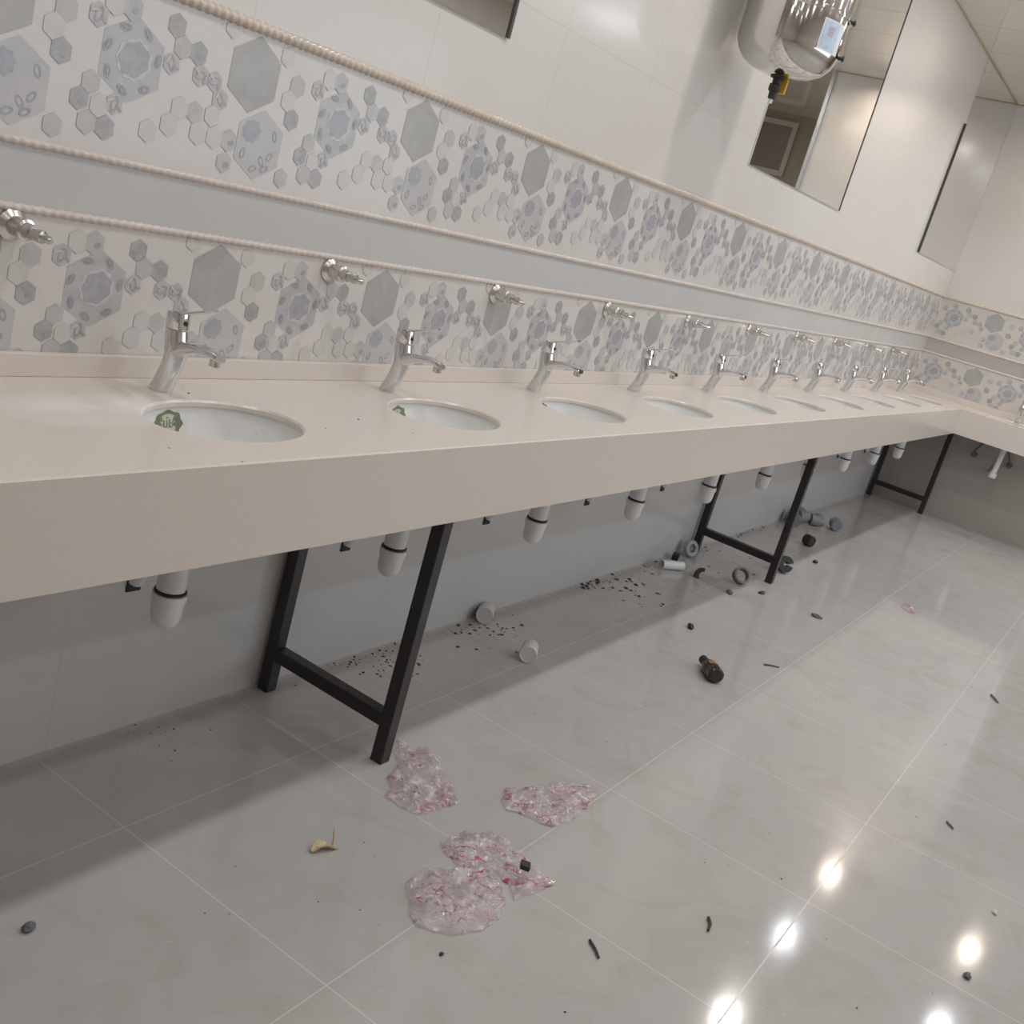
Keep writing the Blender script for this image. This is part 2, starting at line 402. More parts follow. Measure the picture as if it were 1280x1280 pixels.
# rope mouldings and the ceiling bead
def rope(name, x0, x1, z, r, m, axis='x', pitch=.019):
    n = max(4, int((x1-x0)/(pitch/4))); mb = MB(); R = []
    for i in range(n+1):
        u = x0+(x1-x0)*i/n; ring = []
        for k in range(7):
            a = -PI/2+PI*k/6
            rr = r*(.86+.14*math.sin(2*PI*u/pitch+a*1.2))
            d, zz = rr*math.cos(a)*.95, z+rr*math.sin(a)
            ring.append((u, -d-.0002, zz) if axis == 'x' else (L-d-.0002, -u, zz))
        R.append(ring)
    vs = [p for r_ in R for p in r_]
    fs = [(i*7+k, i*7+k+1, (i+1)*7+k+1, (i+1)*7+k) for i in range(n) for k in range(6)]
    mb.add(vs, fs, 0, True); return struct(mb, name, m)
rope('trim_1', -2.2, L, 1.5575, .0125, M['rope'])
rope('trim_2', -2.2, L, 1.252, .0082, M['rope_pale'])
rope('trim_3', -2.2, L, 1.143, .0082, M['rope_pale'])
rope('trim_5', 0, -Y_END, 1.5575, .0125, M['rope'], 'y')
rope('trim_6', 0, -Y_END, 1.252, .0095, M['rope_pale'], 'y')
rope('trim_7', 0, -Y_END, 1.143, .0095, M['rope_pale'], 'y')
struct(MB().box((X_BACK, -.007, CEIL-.007), (L, 0, CEIL), bev=.002), 'trim_8', M['cove'])
struct(MB().box((L-.007, Y_END, CEIL-.007), (L, -.007, CEIL), bev=.002), 'trim_9', M['cove'])

# ------------------------------------------------------------------ mirrors
def mirror(x0, x1, label, strip, sz):
    t = thing('wall_mirror', label, 'mirror', (x0, 0, 1.75))
    MB().box((0, -.006, 0), (x1-x0, -.0008, CEIL-.014-1.75)).build('glass', M['mirror'], t)
    s0, s1 = strip
    o = MB().box((s0-x0, -sz, 0), (s1-x0, -.0008, .80 if s0 < x0 else CEIL-.014-1.75), bev=.0015).build('edge_strip', M['mirror_edge'], t)
    o['label'] = 'dark edge strip'
    return t
mirror(-.335, .955, 'first wall mirror, only its lower corner showing above the patterned tiles', (.955, .966), .011)
mirror(2.745, 4.032, 'second wall mirror, behind the hanging steel tank', (4.032, 4.041), .009)
mirror(5.893, L-.002, 'third wall mirror, running into the room corner under the ceiling', (5.882, 5.893), .016)

# ------------------------------------------------------------------ vanity counter
RX, RY = .170, .118
XS = [i*DX+.005 for i in range(10)]
YS_END = [-.815]
X_IN = L-WE                 # front face of the end run
counter = thing('vanity_counter', 'long cream stone washbasin counter turning the corner along both tiled walls', 'counter', (0, 0, 0))
top = MB()
def cell(x0, x1, y0, y1, cx, cy, rx, ry, n=72):
    """flat worktop cell with a rounded oval hole"""
    outs, ins, mid, low = [], [], [], []
    corners = [(x1, y1), (x0, y1), (x0, y0), (x1, y0)]
    cang = [math.atan2(y-cy, x-cx) % (2*PI) for x, y in corners]
    angs = sorted([2*PI*k/n for k in range(n)]+cang)
    for a in angs:
        c, s = math.cos(a), math.sin(a); tt = 9
        if c > 1e-9: tt = min(tt, (x1-cx)/c)
        if c < -1e-9: tt = min(tt, (x0-cx)/c)
        if s > 1e-9: tt = min(tt, (y1-cy)/s)
        if s < -1e-9: tt = min(tt, (y0-cy)/s)
        outs.append((cx+tt*c, cy+tt*s, ZC))
        k = 1/math.hypot(c/rx, s/ry); b = 1/math.hypot(c/(rx+.004), s/(ry+.004))
        ins.append((cx+b*c, cy+b*s, ZC)); mid.append((cx+k*c, cy+k*s, ZC-.004)); low.append((cx+k*c, cy+k*s, ZC-.012))
    m = len(angs); vs = outs+ins+mid+low; fs = []
    for i in range(m):
        j = (i+1) % m
        for q in range(3): fs.append((q*m+i, q*m+j, (q+1)*m+j, (q+1)*m+i))
    for q, f in enumerate(fs): pass
    top.add(vs, fs, 0, False)
yf, YB = -W+.003, -.0016
cell_x = [-1.9]
first = XS[0]-DX/2
def flat(x0, x1, y0, y1, z=ZC): top.add([(x0,y0,z),(x1,y0,z),(x1,y1,z),(x0,y1,z)], [(0,1,2,3)])
flat(-1.9, first, yf, YB)
for cx in XS: cell(cx-DX/2, cx+DX/2, yf, YB, cx, SINK_Y, RX, RY)
xe = XS[-1]+DX/2
flat(xe, L-.0016, yf, YB)
flat(xe, X_IN+.003, yf, yf+.0001)
cyE = YS_END[0]
cell(X_IN+.003, L-.0016, Y_END+.012, yf, L+SINK_Y, cyE, RY, RX)
# front chamfers and slab edge, main run then end run
prof = [(0, ZC), (-.003, ZC-.003), (-.003, ZC-.02)]
def edge(p0, p1, d):
    for i in range(2):
        (a, za), (b, zb) = prof[i], prof[i+1]
        q = lambda p, k, z: (p[0]+d[0]*k, p[1]+d[1]*k, z)
        top.add([q(p0, -a, za), q(p1, -a, za), q(p1, -b, zb), q(p0, -b, zb)], [(0,1,2,3)])
edge((-1.9, yf), (X_IN+.003, yf), (0, -1)); edge((X_IN+.003, yf), (X_IN+.003, Y_END+.012), (-1, 0))
top.add([(-1.9,yf,ZC-.02),(-1.9,YB,ZC-.02),(-1.9,YB,ZC),(-1.9,yf,ZC)], [(0,1,2,3)])
top.build('worktop', M['stone'], counter)
ap = MB()
ap.box((-1.9, -W, ZC-SK), (X_IN+.018, -W+.018, ZC-.02))
ap.box((X_IN, Y_END+.012, ZC-SK), (X_IN+.018, -W, ZC-.02))
ap.build('apron', M['stone'], counter)
bs = MB()
bs.box((-1.9, -.018, ZC+.0002), (L-.0016, -.0016, ZC+.043), bev=.0015)
bs.box((L-.018, Y_END+.012, ZC+.0002), (L-.0016, -.018, ZC+.043), bev=.0015)
bs.build('backsplash', M['stone'], counter)

# ------------------------------------------------------------------ wash basins
PROF = [(1.05, -.0122), (1.035, -.04), (.99, -.075), (.90, -.108), (.74, -.132), (.5, -.146), (.25, -.151), (.12, -.153)]
def bowl(th, d, off=0.0):
    """point of the bowl wall at angle th and level d (0 rim .. 1 bottom)"""
    f = d*(len(PROF)-1); i = min(int(f), len(PROF)-2); k = f-i
    r = PROF[i][0]*(1-k)+PROF[i+1][0]*k; z = PROF[i][1]*(1-k)+PROF[i+1][1]*k
    return Vector(((RX*r-off)*math.cos(th), (RY*r-off)*math.sin(th), z))
def make_basin(with_sticker, label):
    t = thing('wash_basin', label, 'washbasin', (0, 0, 0), group='oval basins set under the stone counter')
    mb = MB(); n = 64
    inner = [[bowl(2*PI*k/n, d/21) for k in range(n)] for d in range(22)]
    outer = [[Vector((p.x*1.06, p.y*1.08, p.z-.008 if i else p.z)) for p in r] for i, r in enumerate(inner)]
    mb.loft(list(reversed(inner))+outer, 0, True, True)
    mb.build('bowl', M['porcelain'], t)
    d = MB().lathe([(.001, -.1525), (.018, -.1515), (.021, -.1495), (.021, -.156)], n=24).build('drain', M['chrome'], t)
    d['label'] = 'chrome drain'
    if with_sticker:
        s = MB()
        th0, zc_, hw, hh = math.radians(101), -.048, .031, .029
        def on_wall(u, v, lift):
            z = zc_+v*hh; lo, hi = 0.0, 1.0
            for _ in range(30):
                md = (lo+hi)/2
                if bowl(0, md).z > z: lo = md
                else: hi = md
            return bowl(th0+u*hw/.118*-.92, lo, .0006+lift)
        def poly(pts, m, lift, sub=True):
            c = (sum(p[0] for p in pts)/len(pts), sum(p[1] for p in pts)/len(pts))
            s.add([on_wall(*c, lift)]+[on_wall(x, y, lift) for x, y in pts], [(0, 1+i, 1+(i+1) % len(pts)) for i in range(len(pts))], m)
        oc = []
        for i in range(32):
            a = 2*PI*i/32; k = .94+.06*math.cos(8*a); oc.append((k*math.cos(a), k*math.sin(a)))
        poly(oc, 0, 0)
        poly([(.66*math.cos(2*PI*i/24), .72*math.sin(2*PI*i/24)) for i in range(24)], 1, .0004)
        bars = [(-.30,-.22,-.18,.34), (-.18,.24,.0,.34), (-.18,-.22,.0,-.12), (-.06,-.12,.04,.24),
                (.10,-.22,.20,.34), (.20,.24,.34,.34), (.20,.02,.34,.10), (.20,-.22,.36,-.12), (.32,-.12,.42,.02), (.30,.10,.40,.24),
                (-.26,-.44,.26,-.34), (-.10,.42,.10,.50)]
        for x0, y0, x1, y1 in bars: poly([(x0, y0), (x1, y0), (x1, y1), (x0, y1)], 0, .0008)
        o = s.build('sticker', [M['sticker_green'], M['sticker_pale']], t, kind='keep'); o['label'] = 'green badge sticker on the bowl wall'
    return t
ORD = ['first', 'second', 'third', 'fourth', 'fifth', 'sixth', 'seventh', 'eighth', 'ninth', 'tenth']
b0 = make_basin(True, 'white oval basin with a full green badge sticker, beside white dust on the counter')
b1 = make_basin(False, 'white basin')
b0.location = (XS[0], SINK_Y, ZC)
for i in range(1, 10):
    extra = {1: 'white oval basin with a green sticker, second along the long counter',
             2: 'white oval basin showing a bit of sticker, third along the long counter',
             9: 'white oval basin, tenth and last along the long counter before the corner'}
    lab = extra.get(i, 'white oval basin, %s along the long counter from the dusty end' % ORD[i])
    o = dup(b0 if i < 3 else b1, (XS[i], SINK_Y, ZC), lab)
b1.location = (L+SINK_Y, cyE, ZC); b1.rotation_euler = (0, 0, -PI/2); b1['label'] = 'white oval basin in the short end counter past the corner'

# ------------------------------------------------------------------ basin taps
def oval(cy, z, rx, ry, n=24, tilt=0.0):
    out = []
    for k in range(n):
        a = 2*PI*k/n; x, y = rx*math.cos(a), ry*math.sin(a)
        out.append((x, cy+y*math.cos(tilt), z+y*math.sin(tilt)))
    return out
tap0 = thing('basin_tap', 'tap', 'tap', (0, 0, 0), group='chrome taps behind the basins')
mb = MB()
mb.loft([oval(.004, .000, .0228, .0225), oval(.003, .004, .0228, .0225), oval(-.003, .02, .0222, .0215), oval(-.012, .045, .0215, .0205),
         oval(-.0175, .065, .0215, .0205), oval(-.0195, .08, .0222, .0215), oval(-.017, .095, .0222, .0222), oval(-.0135, .112, .0225, .0222), oval(-.011, .126, .0215, .0215)])
mb.build('body', M['chrome'], tap0)
sp = MB(); R = []
for y, z, w, h in ((-.022, .084, .020, .016), (-.048, .098, .0185, .0115), (-.078, .107, .0178, .0088), (-.108, .110, .017, .0078), (-.130, .107, .0162, .0072), (-.139, .1045, .0135, .006)):
    R.append([(w*math.copysign(abs(math.cos(a))**.75, math.cos(a)), y+h*.35*math.sin(a), z+h*math.copysign(abs(math.sin(a))**.8, math.sin(a))) for a in [2*PI*k/20 for k in range(20)]])
sp.loft(R); spout = sp.build('spout', M['chrome'], tap0)
MB().lathe([(.0105, -.012), (.0105, .004), (.009, .006)], n=20, mat=Matrix.Translation((0, -.127, .100))).build('aerator', M['valve_metal'], spout)
cp = MB().loft([oval(-.0107, .1275, .0205, .0205), oval(-.0105, .130, .0222, .0222), oval(-.0085, .150, .0222, .0222), oval(-.008, .156, .0222, .0222, tilt=-.12), oval(-.008, .160, .0205, .0205, tilt=-.16)]).build('handle', M['chrome'], tap0)
lv = MB(); R = []
for y, z, w, h in ((-.012, .158, .016, .004), (-.04, .166, .0125, .0034), (-.07, .176, .0105, .003), (-.098, .186, .0095, .0028), (-.104, .1885, .006, .002)):
    R.append([(w*math.cos(2*PI*k/16), y, z+h*math.sin(2*PI*k/16)) for k in range(16)])
lv.loft(R).build('lever', M['chrome'], cp)
MB().lathe([(.0045, 0), (.0045, .002)], n=14, mat=zto((.0, -.0315, .142), (.0, -.04, .142))).build('indicator', M['rubber'], cp)
for i in range(10):
    lab = {0: 'chrome basin tap behind the basin with the full green sticker', 1: 'second chrome basin tap along the long counter, lever held out flat',
           9: 'last chrome basin tap of the long counter, beside the room corner'}.get(i, '%s chrome basin tap along the long counter from the dusty end' % ORD[i])
    o = tap0 if i == 0 else dup(tap0, (0, 0, 0))
    o['label'] = lab; o.location = (i*DX, FAUCET_Y, ZC+.0002)
dup(tap0, (L+FAUCET_Y, cyE, ZC+.0002), 'chrome basin tap on the short end counter past the corner', rz=-PI/2)

# ------------------------------------------------------------------ capped valves on the wall above the counter
v0 = thing('wall_valve', 'valve', 'valve', (0, 0, 0), group='stub valves in the patterned tiles')
ax = zto((0, 0, 0), (0, -1, 0))
MB().lathe([(.027, .0012), (.027, .004), (.020, .010), (.0175, .012)], n=28, mat=ax).build('flange', M['valve_metal'], v0)
vb = MB().lathe([(.0165, .0115), (.0165, .03), (.0185, .032), (.0185, .044), (.014, .047), (.0125, .062)], n=24, mat=ax).build('body', M['valve_metal'], v0)
MB().lathe([(.0095, .0), (.0095, .012), (.011, .013), (.011, .022), (.007, .023), (.0068, .036), (.0045, .040)], n=18, mat=zto((0, -.060, .0), (.012, -.105, -.004))).build('nozzle', M['valve_metal'], v0)
for i in range(10):
    x = .505+DX*(i-1) if i else -.30
    o = v0 if i == 0 else dup(v0, (0, 0, 0))
    o.location = (x, -.0003, 1.113)
    o['label'] = {0: 'first metal stub valve on the patterned tiles, above the dusty counter end', 1: 'second metal stub valve on the tiles, just before the second tap',
                  9: 'last metal stub valve on the patterned tiles before the room corner'}.get(i, '%s metal stub valve in the row on the patterned tiles' % ORD[i])

# ------------------------------------------------------------------ bottle traps
t0 = thing('bottle_trap', 'trap', 'drain trap', (0, 0, 0), group='white bottle traps under the counter')
# local origin: on the axis at floor level
MB().lathe([(.020, .690), (.020, .60), (.027, .60), (.029, .585), (.029, .565), (.0285, .56), (.0285, .492)], n=28).build('tube', M['pvc'], t0)
MB().lathe([(.0300, .4915), (.0318, .490), (.0318, .4872), (.0300, .4855)], n=28).build('gasket', M['rubber'], t0)['label'] = 'black sealing ring'
cup = MB().lathe([(.031, .485), (.0342, .484), (.0342, .470), (.0315, .462), (.0305, .438), (.0285, .427), (.024, .417), (.016, .411), (.004, .4095)], n=28).build('cup', M['pvc'], t0)
op = MB().tube([(.025, .006, .60), (.05, .06, .592), (.085, .14, .56), (.112, .20, .49), (.124, .226, .42), (.128, .240, .383)], .0185, n=16).build('outlet_pipe', M['pvc'], t0)
MB().box((.108, .2405, .358), (.146, .2445, .392), bev=.001).build('wall_outlet', M['black_hole'], op)['label'] = 'dark drain opening in the wall'
for i in range(10):
    o = t0 if i == 0 else dup(t0, (0, 0, 0))
    o.location = (XS[i]-.026-.003*min(i, 6), TRAP_Y, 0)
    o['label'] = {0: 'first white bottle trap, hanging before the first black leg frame', 1: 'white bottle trap hanging inside the first black leg frame',
                  9: 'last white bottle trap under the long counter, by the corner leg frame'}.get(i, '%s white bottle trap under the long counter from the dusty end' % ORD[i])
# end run: a straight white waste with two small stop valves
e = thing('waste_pipe', 'slanting white waste pipe under the short end counter', 'waste pipe', (L-.25, cyE, 0))
MB().tube([(.02, .0, .6875), (.010, .0, .60), (-.01, .004, .47)], .019, n=16).build('tube', M['pvc'], e)
MB().lathe([(.021, 0), (.026, .004), (.026, .035), (.020, .04)], n=20, mat=zto((-.006, .003, .475), (-.014, .005, .43))).build('sleeve', M['pvc'], e)
MB().tube([(.004, .0, .57), (.08, .035, .50), (.16, .055, .462), (.2495, .06, .452)], .0125, n=12).build('outlet_pipe', M['grey_pvc'], e)
for i, (yy, zz, lab) in enumerate(((-.612, .53, 'small dark stop valve before the slanting waste pipe'), (-.865, .535, 'small dark stop valve behind the slanting waste pipe'))):
    s = thing('stop_valve', lab, 'valve', (L, yy, zz))
    MB().lathe([(.022, .001), (.022, .006), (.014, .010), (.014, .05)], n=18, mat=zto((0, 0, 0), (-1, 0, 0))).build('body', M['chip'], s)
    MB().tube([(-.045, 0, .0), (-.06, 0, .03), (-.075, -.03*(1-2*i), .09), (-.09, -.05*(1-2*i), .15)], .007, n=10).build('hose', M['chip'], s)

# ------------------------------------------------------------------ black steel leg frames
fr0 = thing('leg_frame', 'frame', 'counter frame', (0, 0, 0), group='black leg frames carrying the counter')
h = .0175
MB().box((-h, -h-.430, .0005), (h, h-.430, ZC-.0125), bev=.002).build('leg', M['steel_black'], fr0)
MB().box((-h, -h-.030, .0005), (h, h-.030, ZC-.0125), bev=.002).build('leg', M['steel_black'], fr0)
MB().box((-h, -.430+h+.0003, .095), (h, -.030-h-.0003, .130), bev=.002).build('crossbar', M['steel_black'], fr0)
for i, (x, lab) in enumerate(((.589, 'black steel leg frame beside the crumpled plastic bags'), (3.548, 'black steel leg frame among the rubber rings and white pipe'), (7.03, 'black steel leg frame in the room corner'))):
    o = fr0 if i == 0 else dup(fr0, (0, 0, 0)); o.location = (x, 0, 0); o['label'] = lab

# ------------------------------------------------------------------ steel tank on the wall
tank = thing('steel_tank', 'polished stainless steel tank with a round bottom and black spout, hung by the mirror', 'tank', (2.262, -.205, 2.0))
r = .174
MB().lathe([(.020, .000), (.055, .004), (.100, .015), (.137, .034), (.161, .062), (.171, .09), (r, .115), (r, .205), (r+.004, .208), (r+.004, .218), (r, .221), (r, .40), (r+.004, .403), (r+.004, .413), (r, .416), (r, .56), (.168, .60), (.148, .64), (.105, .67), (.04, .685), (.0, .687)], n=64).build('shell', M['stainless'], tank)
nz = MB().lathe([(.026, .004), (.026, -.004), (.014, -.008), (.014, -.022), (.020, -.026), (.020, -.046), (.014, -.050), (.013, -.070), (.010, -.073)], n=20).build('spout', M['rubber'], tank)
nz['label'] = 'black spout'
MB().lathe([(.007, -.0732), (.007, -.086), (.003, -.088)], n=12).build('tip', M['pvc'], nz)
MB().box((.030, -.026, -.046), (.044, -.002, .004), bev=.003).build('mirrored_tag', M['yellow'], tank)['label'] = 'yellow block standing in for a mirrored tag'  # solid block in place of a yellow tag's reflection in the mirror
def on_tank(a, z, lift=.0008): return ((r+lift)*math.cos(a), (r+lift)*math.sin(a), z)
def patch(a0, a1, z0, z1, name, m, lift=.0008, parent=None):
    mb = MB(); n = 10
    vs = [on_tank(a0+(a1-a0)*i/n, z, lift) for z in (z0, z1) for i in range(n+1)]
    mb.add(vs, [(i, i+1, n+2+i, n+1+i) for i in range(n)]); return mb.build(name, m, parent or tank)
a = math.radians(232)
lb = patch(a, a+.60, .090, .185, 'label_sheet', M['label_white']); lb['label'] = 'pale blue and white label'
patch(a+.03, a+.44, .096, .180, 'blue_field', M['label_blue'], .0012, lb)
patch(a+.15, a+.30, .135, .165, 'red_emblem', M['label_red'], .0016, lb)
for z in (.10, .213):
    MB().lathe([(.006, 0), (.006, .012), (.010, .013), (.010, .018), (.004, .020)], n=10, mat=zto(on_tank(math.radians(285), z, -.002), on_tank(math.radians(285), z, .05))).build('clamp_bolt', M['rubber'], tank)
MB().box((-.04, .16, .32), (.04, .2046, .57), bev=.004).build('bracket', M['steel_trim'], tank)

# ------------------------------------------------------------------ things on the floor
def lying_tube(name, label, cat, p, q, prof, m, n=24, extra=None):
    """turned piece lying from p to q, tagged as one mesh"""
    mb = MB().lathe(prof, n=n, mat=zto(p, q)); return tag(mb.build(name, m), label, cat)
def cup_piece(name, label, x, y, ang, ln, rad, m):
    d = Vector((math.cos(ang), math.sin(ang), 0)); c = Vector((x, y, rad+.001))
    p, q = c-d*ln/2, c+d*ln/2
    return lying_tube(name, label, 'pipe piece', p, q, [(rad*.2, .002), (rad*.80, .002), (rad*.86, 0), (rad*.98, 0), (rad, .004), (rad, ln*.3), (rad*1.0, ln*.32), (rad*.94, ln*.36), (rad*.94, ln-.006), (rad*.86, ln), (rad*.3, ln), ], m)
cup_piece('pipe_sleeve', 'white plastic sleeve lying against the wall foot', 1.628, -.036, .5, .075, .030, M['pvc'])
cup_piece('pipe_sleeve', 'white plastic sleeve lying on the shadow edge of the floor', 1.515, -.293, .45, .078, .029, M['pvc'])
# slim white pipe offcut
lying_tube('pipe_offcut', 'short white pipe offcut lying before the second leg frame', 'pipe piece', (3.035, -.075, .0215), (3.19, -.165, .0215),
           [(.017, .115), (.017, .001), (.018, 0), (.0205, 0), (.021, .002), (.021, .12), (.0205, .122), (.018, .122), (.017, .1215)], M['pvc'])
# smoky clear valve wheel at the foot of the rear post
w = thing('pipe_coupling', 'smoky grey round coupling against the rear post of the second frame', 'pipe piece', (3.40, -.046, 0), .6)
MB().lathe([(.022, .0), (.037, .0), (.040, .004), (.040, .026), (.037, .03), (.022, .03), (.020, .027), (.020, .003)], n=30, mat=zto((0, 0, .042), (-.8, -.45, .30)), cap=False).build('rim', M['clear_plastic'], w)
MB().lathe([(.0195, .008), (.012, .006), (.012, .02), (.0195, .02)], n=20, mat=zto((0, 0, .042), (-.8, -.45, .30))).build('core', M['grey_pvc'], w)
tag(MB().box((-.028, -.016, 0), (.028, .016, .026), bev=.005).build('rubber_plug', M['rubber'], loc=(3.268, -.045, .0008)), 'small black rubber block beside the round coupling', 'rubber piece').rotation_euler = (0, 0, .3)
def ring(name, label, cat, x, y, R, r, ht, m, tilt=(0, 0), gap=0.0, z=None, rz=0):
    """a short ring (pipe gasket), optionally cut open"""
    mb = MB(); n = 36; Rn = []; span = 2*PI-gap
    for k in range(n+1 if gap else n):
        a = gap/2+span*k/n; c, s = math.cos(a), math.sin(a)
        Rn.append([(c*R, s*R, -ht/2), (c*R, s*R, ht/2), (c*r, s*r, ht/2), (c*r, s*r, -ht/2)])
    if gap: mb.loft(Rn, 0, False)
    else:
        vs = [p for q in Rn for p in q]; fs = []
        for k in range(n):
            for i in range(4): fs.append((k*4+i, k*4+(i+1) % 4, ((k+1) % n)*4+(i+1) % 4, ((k+1) % n)*4+i))
        mb.add(vs, fs)
    o = mb.build(name, m); o.location = (x, y, ht/2+.0008 if z is None else z); o.rotation_euler = (tilt[0], tilt[1], rz)
    return tag(o, label, cat)
ring('rubber_ring', 'black half ring of rubber lying between white pipe and grey ring', 'rubber ring', 3.155, -.235, .036, .020, .024, M['rubber'], (1.35, 0), PI*.95, .013, -.9)
ring('pipe_ring', 'grey plastic ring lying before the front leg of the second frame', 'plastic ring', 3.315, -.36, .040, .030, .030, M['grey_rubber'], (.95, .0), 0, .0425, -.8)
ring('split_ring', 'black split rubber ring standing behind the front leg of the second frame', 'rubber ring', 3.82, -.405, .042, .014, .03, M['rubber'], (1.25, 0), .5, .0455, -.75)
tag(MB().lathe([(.022, 0), (.030, .0), (.031, .004), (.031, .048), (.028, .052), (.008, .052)], n=24, mat=zto((0, 0, 0), (.4, .9, 0))).build('rubber_sleeve', M['rubber'], loc=(4.585, -.318, .032)), 'black rubber sleeve lying below the cluster of grey fittings', 'rubber piece')
def elbow(label, x, y, ang, sc=1.0):
    t = thing('pipe_fitting', label, 'pipe fitting', (x, y, .0), ang)
    R = .036*sc
    MB().lathe([(R*.78, .0), (R, 0), (R, .05), (R*.86, .055), (R*.86, .085), (R*.5, .09)], n=24, mat=zto((-.05, 0, R+.001), (.1, 0, R+.001))).build('socket', M['grey_pvc'], t)
    MB().lathe([(R*.8, .0), (R*.8, R*.95), (R*.98, R*.98), (R*.98, R*1.7), (R*.7, R*1.72)], n=24, mat=zto((.005, 0, R+.001), (.03, .1, R+.012))).build('branch', M['grey_pvc'], t)
    return t
elbow('grey pipe fitting partly behind the front leg of the second frame', 4.975, -.085, .3)
elbow('dark grey pipe fitting in the middle of the cluster by the wall', 5.13, -.085, -.5, 1.08)
elbow('grey pipe fitting lying next to the round grey cap', 5.19, -.165, -.9, .95)
cup_piece('pipe_stopper', 'grey round pipe cap, outermost of the cluster of fittings', 5.285, -.255, 3.6, .085, .037, M['grey_pvc'])
# brown bottle
bt = thing('small_bottle', 'dark brown plastic bottle with an orange label lying on the open floor', 'bottle', (2.10, -.71, 0))
P0, P1 = Vector((2.045, -.758, .030))-Vector((2.10, -.71, 0)), Vector((2.165, -.652, .024))-Vector((2.10, -.71, 0))
mt = zto(P0, P1)
MB().lathe([(.012, .0), (.024, .001), (.029, .006), (.0295, .03), (.027, .038), (.029, .046), (.029, .075), (.026, .09), (.017, .105), (.0125, .110)], n=26, mat=mt).build('body', M['amber'], bt)
MB().lathe([(.0128, .1105), (.0150, .111), (.0150, .128), (.0165, .129), (.0165, .148), (.013, .151), (.006, .151)], n=20, mat=mt).build('lid', M['rubber'], bt)
mb = MB(); vs = []
for zz in (.047, .074):
    for i in range(9):
        aa = math.radians(-40+100*i/8)+PI*.55; vs.append(mt @ Vector((.0295*math.cos(aa), .0295*math.sin(aa), zz)))
mb.add(vs, [(i, i+1, i+10, i+9) for i in range(8)], 0, True).build('paper_label', M['amber_label'], bt)['label'] = 'orange brown label'

def chip(name, label, cat, x, y, sx, sy, sz, m, rz=0, seed=0):
    bm = bmesh.new(); bmesh.ops.create_icosphere(bm, subdivisions=2, radius=1)
    for q in bm.verts:
        k = 1+.45*noise.noise(q.co*1.3+Vector((seed*7.1, seed, 0)))
        q.co = Vector((q.co.x*sx*k, q.co.y*sy*k, max(q.co.z*sz*k, -sz*.7)))
    me = bpy.data.meshes.new(name); bm.to_mesh(me); bm.free(); me.materials.append(m)
    o = bpy.data.objects.new(name, me); C.objects.link(o); o.location = (x, y, sz*.7+.0006); o.rotation_euler = (0, 0, rz); return tag(o, label, cat)
chip('rubber_crumb', 'small black lump on the floor short of the brown bottle', 'debris', 2.473, -.478, .022, .013, .010, M['rubber'], .4, 1)
ring('metal_washer', 'flat dark washer on the lit floor past the brown bottle', 'washer', 3.34, -.741, .026, .012, .006, M['chip'], (.1, .1))
def twig(name, label, cat, pts, r, m):
    return tag(MB().tube([(x, y, r+.0008) for x, y in pts], [r, r*.9, r*.75][:len(pts)], n=8).build(name, m), label, cat)
twig('wire_piece', 'thin dark sliver beside the brown bottle on a tile joint', 'debris', [(2.445, -.803), (2.47, -.825), (2.488, -.850)], .003, M['wood'])
twig('twig', 'dark brown twig below the crumpled bags', 'twig', [(.440, -1.133), (.424, -1.156), (.407, -1.173)], .0034, M['wood'])
twig('twig', 'short dark twig beside the bright lamp reflections on the floor', 'twig', [(.745, -1.28), (.728, -1.292), (.700, -1.298)], .004, M['wood'])
twig('twig', 'small dark splinter on the empty floor, farther off than the others', 'twig', [(3.30, -1.52), (3.27, -1.54), (3.235, -1.558)], .0045, M['chip'])
twig('twig', 'tiny grey splinter amid the empty polished floor', 'twig', [(1.868, -1.606), (1.855, -1.620), (1.843, -1.629)], .0035, M['chip'])
chip('plaster_bit', 'tiny white bit of plaster near the warm floor reflection', 'debris', 1.47, -1.806, .010, .006, .005, M['grout'], .5, 2)
chip('pebble', 'grey pebble under the warm floor reflection', 'pebble', 1.099, -1.798, .012, .009, .007, M['chip'], .2, 3)
chip('pebble', 'dark grey pebble lying alone below the counter end', 'pebble', -.388, -.451, .013, .010, .009, M['chip'], .2, 4)
chip('rubber_crumb', 'small black sliver before the grey plastic ring', 'debris', 3.117, -.393, .020, .012, .010, M['chip'], .9, 5)
chip('rubber_crumb', 'flat black sliver just outside the front leg of the second frame', 'debris', 3.324, -.475, .022, .012, .006, M['rubber'], -.3, 6)
chip('rubber_crumb', 'black speck lying past the black rubber sleeve', 'debris', 4.28, -.44, .018, .014, .010, M['rubber'], -.3, 7)
chip('rubber_crumb', 'black crumb under the crumpled bags toward the room', 'debris', .153, -.955, .005, .004, .003, M['rubber'], 0, 8)
# curled dry peel
t = thing('dry_peel', 'curled yellowish dry peel on the floor before the bags', 'peel', (.206, -.60, 0))
mb = MB(); n = 14; vs = []
for i in range(n+1):
    u = i/n; x = -.045+.085*u; wd = .013*math.sin(PI*min(1, u*1.05+.03))**.6
    for k in range(5):
        s = k/4*2-1; zz = .003+.011*(s*s)*math.sin(PI*u)+.004*math.sin(u*5)
        vs.append((x*.72-.0*s, -x*.62*.4+s*wd+.006*math.sin(u*4), max(.001, zz)))
fs = [(i*5+k, i*5+k+1, (i+1)*5+k+1, (i+1)*5+k) for i in range(n) for k in range(4)]
o = mb.add(vs, fs, 0, True).build('skin', M['dry_leaf'], t); md = o.modifiers.new('thick', 'SOLIDIFY'); md.thickness = .0012; md.offset = 1
MB().tube([(.020, -.004, .004), (.027, .004, .012), (.030, .010, .028), (.032, .014, .038)], [.0035, .003, .002, .0014], n=8).build('stalk', M['dry_leaf'], t)

